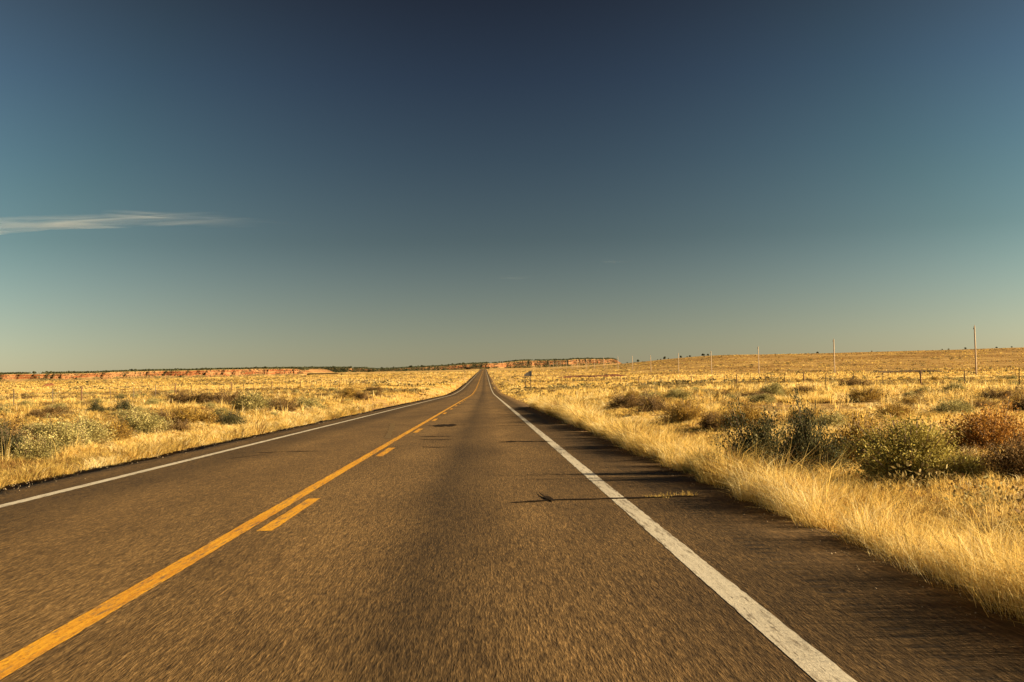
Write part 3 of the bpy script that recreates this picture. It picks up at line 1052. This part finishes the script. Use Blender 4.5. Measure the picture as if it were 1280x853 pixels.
for px, py, lab in ((97.5, 478.8, 'left one of two dark round bushes below the left mesa'), (109, 478.4, 'right one of two dark round bushes below the left mesa')):
    P = hit(px, py)
    juniper(P[0], P[1], P[2] - .3, 3.0 * mpp(P[1]), lab)

# ------------------------------------------------------------------ grass
def patch(x, y):
    return fbm(x / 3.5, y / 5.0, 101, 3)

def blades(px, py, h, w, lean, laz, tint, segs=2):
    n = len(px)
    z = ground_z(px, py) - .015
    th = RNG.uniform(0, np.pi, n)
    sx_, sy_ = np.cos(th) * w / 2, np.sin(th) * w / 2
    lx, ly = np.cos(laz) * lean, np.sin(laz) * lean
    if segs == 2:
        V = np.empty((n, 5, 3), np.float32)
        for i, (t, ww) in enumerate(((0, 1), (.55, .85))):
            cx, cy, cz = px + lx * h * t * t, py + ly * h * t * t, z + h * t
            V[:, 2 * i, 0], V[:, 2 * i, 1], V[:, 2 * i, 2] = cx - sx_ * ww, cy - sy_ * ww, cz
            V[:, 2 * i + 1, 0], V[:, 2 * i + 1, 1], V[:, 2 * i + 1, 2] = cx + sx_ * ww, cy + sy_ * ww, cz
        V[:, 4, 0], V[:, 4, 1], V[:, 4, 2] = px + lx * h, py + ly * h, z + h * (1 - .25 * np.minimum(lean, 1.2))
        b = (np.arange(n) * 5)[:, None]
        L = np.concatenate([b + 0, b + 1, b + 3, b + 2, b + 2, b + 3, b + 4], 1)
        sizes = np.tile([4, 3], n)
        tip = np.tile([0, 0, .6, .6, 1.0], n)
        return V.reshape(-1, 3), sizes, L.ravel(), np.repeat(tint, 5), tip
    V = np.empty((n, 3, 3), np.float32)
    V[:, 0] = np.stack([px - sx_, py - sy_, z], -1)
    V[:, 1] = np.stack([px + sx_, py + sy_, z], -1)
    V[:, 2] = np.stack([px + lx * h, py + ly * h, z + h], -1)
    L = np.arange(n * 3)
    return V.reshape(-1, 3), np.full(n, 3), L, np.repeat(tint, 3), np.tile([0, 0, 1.0], n)

def tufts(x, y, hh, nb, wid, lean_m, tint0, spread, segs=2):
    """nb blades round each tuft centre"""
    n = len(x)
    N = n * nb
    a = RNG.uniform(0, 2 * np.pi, N)
    r = np.sqrt(RNG.random(N)) * np.repeat(spread, nb)
    bx, by = np.repeat(x, nb) + np.cos(a) * r, np.repeat(y, nb) + np.sin(a) * r
    h = np.repeat(hh, nb) * RNG.uniform(.45, 1.15, N)
    lean = np.abs(RNG.normal(lean_m, .32, N))
    bent = np.repeat(RNG.uniform(0, 2 * np.pi, n), nb)
    laz = np.where(RNG.random(N) < .5, a, bent) + RNG.normal(0, .7, N)
    w = np.repeat(wid, nb) * RNG.uniform(.6, 1.3, N)
    t = np.clip(np.repeat(tint0, nb) + RNG.normal(0, .14, N), 0, 1)
    return blades(bx, by, h, w, lean, laz, t, segs)

def near_bush(x, y):
    f = np.ones(len(x))
    for a, b, w in SHRUBS:
        if b < 60:
            f = np.where((np.abs(x - a * (y / b)) < .55 * w + .1) & (y < b + .2 * w) & (y > b * .58), .58, f)
    return f

def make_grass(name, label_parts):
    V = np.concatenate([p[0] for p in label_parts])
    off, L = 0, []
    for p in label_parts:
        L.append(p[2] + off)
        off += len(p[0])
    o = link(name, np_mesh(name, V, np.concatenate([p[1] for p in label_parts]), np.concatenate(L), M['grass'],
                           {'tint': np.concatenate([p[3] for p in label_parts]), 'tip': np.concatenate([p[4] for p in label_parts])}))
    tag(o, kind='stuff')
    return o

def sample_side(n, y0, y1, power, side, margin=0.0, maxd=None):
    y = y0 + (y1 - y0) * RNG.random(n) ** power
    if side > 0:
        lim = np.maximum(.44 * y + 1.5 - RRT, 3.0)
        d = lim * RNG.random(n)
        if maxd: d = np.minimum(lim, maxd) * RNG.random(n)
        x = RRT + margin + d
    else:
        lim = np.maximum(.42 * y + 1.5 + RL, 3.0)
        d = lim * RNG.random(n)
        if maxd: d = np.minimum(lim, maxd) * RNG.random(n)
        x = RL - margin - d
    return x, y, d

def density_keep(x, y, lo=.42, hi=.60, base=.12):
    p = patch(x, y)
    return RNG.random(len(x)) < base + (1 - base) * smooth(lo, hi, p)

parts = []
# 1. the thick verge right beside the pavement
for side, n, hgt in ((1, 11000, .24), (-1, 6500, .23)):
    x, y, d = sample_side(n, 2.5 if side > 0 else 8, 75, 1.35, side, .0, 4.2)
    edge = RNG.random(n) < (.50 if side > 0 else .42)
    rim = .34 * (fbm(y / 1.1, y * 0 + side, 171, 3) - .42)
    d = np.where(edge, rim + np.abs(RNG.normal(.10, .25, n)), np.maximum(d, rim))
    x = np.where(side > 0, RRT + d, RL - d)
    h = hgt * RNG.uniform(.45, 1.45, n) * np.where(d < .7, 1.15, .9) * (.45 + 1.1 * patch(x * 2.2, y * 1.6)) * np.where(edge, .25 + .75 * near_bush(x, y), near_bush(x, y)) * np.where(edge, 1.5 if side > 0 else 1.1, 1.0)
    wid = np.maximum(.0032, .00040 * y)
    gap = fbm(x / .7, y / 1.3, 181) > np.where(edge, .30, .38) + .10 * RNG.random(n)
    x, y, h, wid = x[gap], y[gap], h[gap], wid[gap]
    n = len(x)
    h = h * np.where(RNG.random(n) < .12, 1.6, 1.0)
    tint = .53 + .5 * (patch(x * 2.4 + 40, y * 1.8) - .5) * 2.8 + RNG.normal(0, .26, n) - .35 * (RNG.random(n) < .13)
    parts.append(tufts(x, y, h, 36, wid, .85, tint, RNG.uniform(.05, .20, n)))
make_grass('roadside_grass', parts)
# 2. prairie tufts, near
parts = []
for side, n in ((1, 9500), (-1, 7000)):
    x, y, d = sample_side(n, 5 if side > 0 else 12, 95, 1.5, side, .5)
    k_ = density_keep(x, y)
    x, y, d = x[k_], y[k_], d[k_]
    n = len(x)
    h = RNG.uniform(.14, .40, n) * (.5 + .9 * patch(x, y)) * near_bush(x, y)
    wid = np.maximum(.0035, .00042 * y)
    tint = .46 + .55 * (patch(x * 1.2 + 90, y * .9) - .5) * 2.4 + RNG.normal(0, .13, n)
    parts.append(tufts(x, y, h, 34, wid, .80, tint, RNG.uniform(.06, .18, n)))
# tall pale stalks standing in drifts over the shorter sward
for side, n in ((1, 1500), (-1, 700)):
    x, y, d = sample_side(n, 9, 120, 1.2, side, .8, 26)
    k_ = (fbm(x / 5, y / 9, 151) > .50) & ((near_bush(x, y) > .9) | (RNG.random(n) < .12))
    x, y = x[k_], y[k_]
    n = len(x)
    parts.append(tufts(x, y, RNG.uniform(.40, .75, n), 9, np.maximum(.004, .00042 * y), .28, RNG.uniform(.45, .85, n), RNG.uniform(.05, .15, n)))
# 3. middle distance
for side, n in ((1, 26000), (-1, 24000)):
    x, y, d = sample_side(n, 70, 340, 1.25, side, .3)
    k_ = density_keep(x, y)
    x, y = x[k_], y[k_]
    n = len(x)
    h = RNG.uniform(.14, .36, n)
    wid = np.maximum(.03, .0007 * y)
    tint = .42 + .6 * (fbm(x / 9, y / 16, 111) - .5) * 1.9 + RNG.normal(0, .12, n)
    parts.append(tufts(x, y, h, 7, wid, .45, tint, RNG.uniform(.15, .4, n), 1))
# 4. far clumps
for side, n in ((1, 16000), (-1, 24000)):
    x, y, d = sample_side(n, 300, 1500, 1.2, side, .3)
    k_ = RNG.random(n) < .2 + .8 * smooth(.4, .6, fbm(x / 18, y / 50, 121))
    x, y = x[k_], y[k_]
    n = len(x)
    h = RNG.uniform(.3, .65, n)
    wid = .0011 * y
    tint = .38 + .7 * (fbm(x / 30, y / 70, 131) - .5) * 1.7 + RNG.normal(0, .12, n) - .30 * smooth(20, 160, x) * smooth(260, 700, y)
    parts.append(tufts(x, y, h, 3, wid, .4, tint, RNG.uniform(.3, 1.2, n), 1))
make_grass('prairie_grass', parts)
# weeds growing in the shoulder cracks
parts = []
wx, wy = [], []
for a, b, c_, n in ((808, 832, 622, 10), (835, 878, 620, 12), (700, 735, 530, 16), (712, 742, 520, 8), (690, 730, 512, 8)):
    for i in range(n):
        q = rpt(random.uniform(a, b), c_ + random.uniform(-1.2, 1.2))
        if q[0] < RRT - .1:
            wx.append(q[0]); wy.append(q[1])
wx, wy = np.array(wx), np.array(wy)
p = tufts(wx, wy, RNG.uniform(.03, .09, len(wx)), 8, np.full(len(wx), .005), .7, RNG.uniform(.2, .6, len(wx)), np.full(len(wx), .05))
p[0][:, 2] += .07
make_grass('crack_weeds', [p])

# low dead undergrowth between the tufts
n = 6500
xs_, ys_ = [], []
for side in (1, -1):
    a, b, d = sample_side(n, 9, 190, 1.35, side, 1.6)
    keep = RNG.random(n) < smooth(.40, .62, fbm(a / 6, b / 11, 161)) * (.30 + .70 * smooth(.6, 4, d))
    xs_.append(a[keep]); ys_.append(b[keep])
x, y = np.concatenate(xs_), np.concatenate(ys_)
ns, nl = len(x), 60
w = RNG.uniform(.25, .75, ns)
N = ns * nl
wl = np.repeat(w, nl)
a = RNG.uniform(0, 6.28, N)
q = RNG.random(N) ** .6
ct = RNG.random(N)
r_ = wl * .5 * q * np.sqrt(1 - ct ** 2)
lx, ly = np.repeat(x, nl) + np.cos(a) * r_, np.repeat(y, nl) + np.sin(a) * r_
P = np.stack([lx, ly, ground_z(lx, ly) + .02 + wl * .5 * q * ct], -1)
ax = np.stack([np.cos(a) * r_, np.sin(a) * r_, wl * .3 + 0 * r_], -1) + RNG.normal(size=(N, 3)) * .25 * wl[:, None]
ax /= np.linalg.norm(ax, axis=1)[:, None]
bx = np.cross(ax, RNG.normal(size=(N, 3))); bx /= np.linalg.norm(bx, axis=1)[:, None] + 1e-9
L = np.maximum(.05 * wl + .02, .0009 * np.repeat(y, nl))[:, None] * RNG.uniform(.6, 1.4, N)[:, None]
V = np.stack([P, P + ax * L * .5 - bx * L * .22, P + ax * L, P + ax * L * .5 + bx * L * .22], 1).reshape(-1, 3)
t = np.repeat(np.clip(np.repeat(RNG.random(ns), nl) * .7 + .3 * RNG.random(N), 0, 1), 4)
tag(link('undergrowth', np_mesh('undergrowth', V, np.full(N, 4), np.arange(N * 4).reshape(-1, 4), mat_leaf('dead_leaf', (.12, .060, .020), (.25, .165, .055), (.32, .275, .115)), {'tint': t})), kind='stuff')

# ------------------------------------------------------------------ distant scrub and loose stones
n = 3900
x = np.empty(0); y = np.empty(0)
for side in (1, -1):
    a, b, d = sample_side(n, 170, 1600, 1.3, side, 2.0)
    keep = RNG.random(n) < smooth(.42, .66, fbm(a / 22, b / 60, 141))
    x = np.concatenate([x, a[keep]]); y = np.concatenate([y, b[keep]])
ns, nl = len(x), 16
w = RNG.uniform(.5, 1.5, ns) * (1 + y / 1500)
N = ns * nl
a = RNG.uniform(0, 6.28, N)
r_ = np.sqrt(RNG.random(N)) * np.repeat(w, nl) * .5
lx, ly = np.repeat(x, nl) + np.cos(a) * r_, np.repeat(y, nl) + np.sin(a) * r_
lz = ground_z(lx, ly) + RNG.random(N) * np.repeat(w, nl) * .42 * (1 - .7 * (r_ / (np.repeat(w, nl) * .5 + 1e-6)) ** 2)
P = np.stack([lx, ly, lz], -1)
ax = RNG.normal(size=(N, 3)); ax /= np.linalg.norm(ax, axis=1)[:, None]
bx = np.cross(ax, RNG.normal(size=(N, 3))); bx /= np.linalg.norm(bx, axis=1)[:, None] + 1e-9
L = (np.repeat(w, nl) * RNG.uniform(.10, .2, N))[:, None]
V = np.stack([P - ax * L, P + bx * L * .6, P + ax * L, P - bx * L * .6], 1).reshape(-1, 3)
t = np.repeat(np.clip(np.repeat(RNG.random(ns), nl) * .6 + .4 * RNG.random(N), 0, 1), 4)
tag(link('distant_scrub', np_mesh('distant_scrub', V, np.full(N, 4), np.arange(N * 4).reshape(-1, 4), mat_leaf('scrub_leaf', (.07, .055, .022), (.16, .122, .046), (.28, .21, .08)), {'tint': t})), kind='stuff')

ico = [(0, 0, 1), (.9, 0, .2), (.28, .85, .25), (-.72, .5, .2), (-.72, -.55, .22), (.3, -.85, .2), (0, 0, -.3)]
icf = [(0, 1, 2), (0, 2, 3), (0, 3, 4), (0, 4, 5), (0, 5, 1), (6, 2, 1), (6, 3, 2), (6, 4, 3), (6, 5, 4), (6, 1, 5)]
n = 2600
y = 3 + 70 * RNG.random(n) ** 1.5
sd_ = RNG.random(n) < .72
x = np.where(sd_, RRT - np.abs(RNG.normal(0, .22, n)) + .12, RL + np.abs(RNG.normal(0, .28, n)) - .12)
s = RNG.uniform(.003, .008, n) * (1 + y / 50)
base = np.stack([x, y, road_z(y) + s * .1], -1)
V = base[:, None, :] + np.array(ico)[None] * s[:, None, None] * RNG.uniform(.6, 1.3, (n, 7, 3))
Fi = (np.arange(n) * 7)[:, None, None] + np.array(icf)[None]
tag(link('gravel', np_mesh('gravel', V.reshape(-1, 3), np.full(n * 10, 3), Fi.reshape(-1), M['stone'])), kind='stuff')

# ------------------------------------------------------------------ thin cirrus
def cirrus(name, px0, py0, px1, py1, dist, thick, seed, dens, curve=0.0):
    """long thin body of ice cloud: closed mesh with a drawn-out volume inside"""
    A = np.array(ray(px0, py0)) * dist
    B = np.array(ray(px1, py1)) * dist
    c = (A + B) / 2
    Lg = np.linalg.norm(B - A)
    d = (B - A) / Lg
    me = bpy.data.meshes.new(name)
    V, F = tube([(-.5 * Lg, 0, 0), (-.25 * Lg, 0, curve * .7), (0, 0, curve), (.25 * Lg, 0, curve * .7), (.5 * Lg, 0, 0)], [thick, thick, thick * .9, thick * .7, thick * .25], 10)
    me.from_pydata([tuple(p) for p in V], [], F)
    k = NT(name + '_ice')
    k.t.nodes.remove(k.b)
    n1 = k.noise(1.0, 4, .5, (1.0 / (Lg * .32), 1.0 / (thick * 1.6), 1.0 / (thick * .50)), .9)
    sx = k.n('ShaderNodeSeparateXYZ')
    k.l(k.tc.outputs['Object'], sx.inputs[0])
    fall = k.math('SUBTRACT', 1.0, k.math('POWER', k.math('DIVIDE', k.math('ABSOLUTE', sx.outputs['Z']), thick), 1.5))
    fx = k.math('MULTIPLY', k.math('POWER', k.val(sx.outputs['X'], -.38 * Lg, .46 * Lg, 1.0, 0.0), 1.6), k.val(sx.outputs['X'], -.48 * Lg, -.25 * Lg))
    den = k.math('MULTIPLY', k.math('MULTIPLY', k.val(n1, .42, .74, 0, dens), k.math('MAXIMUM', fall, 0.0)), fx)
    vs = k.n('ShaderNodeVolumeScatter')
    vs.inputs['Color'].default_value = (1, .95, .86, 1)
    vs.inputs['Anisotropy'].default_value = 0.3
    k.l(den, vs.inputs['Density'])
    k.l(vs.outputs[0], k.out.inputs['Volume'])
    me.materials.append(k.m)
    o = link(name, me, None, c + np.array([0, 0, EYE]))
    o.rotation_euler = Vector(d).to_track_quat('X', 'Z').to_euler()
    tag(o, kind='stuff')
    return o
cirrus('cirrus_cloud', -260, 305, 350, 280, 9000, 112, 4, .055, 120)
cirrus('cirrus_cloud', 120, 268, 385, 283, 9000, 40, 7, .012, 45)
cirrus('cirrus_cloud', 620, 348, 690, 346, 9000, 18, 2, .0022)
cirrus('cirrus_cloud', 750, 327, 800, 327, 9000, 18, 3, .002)
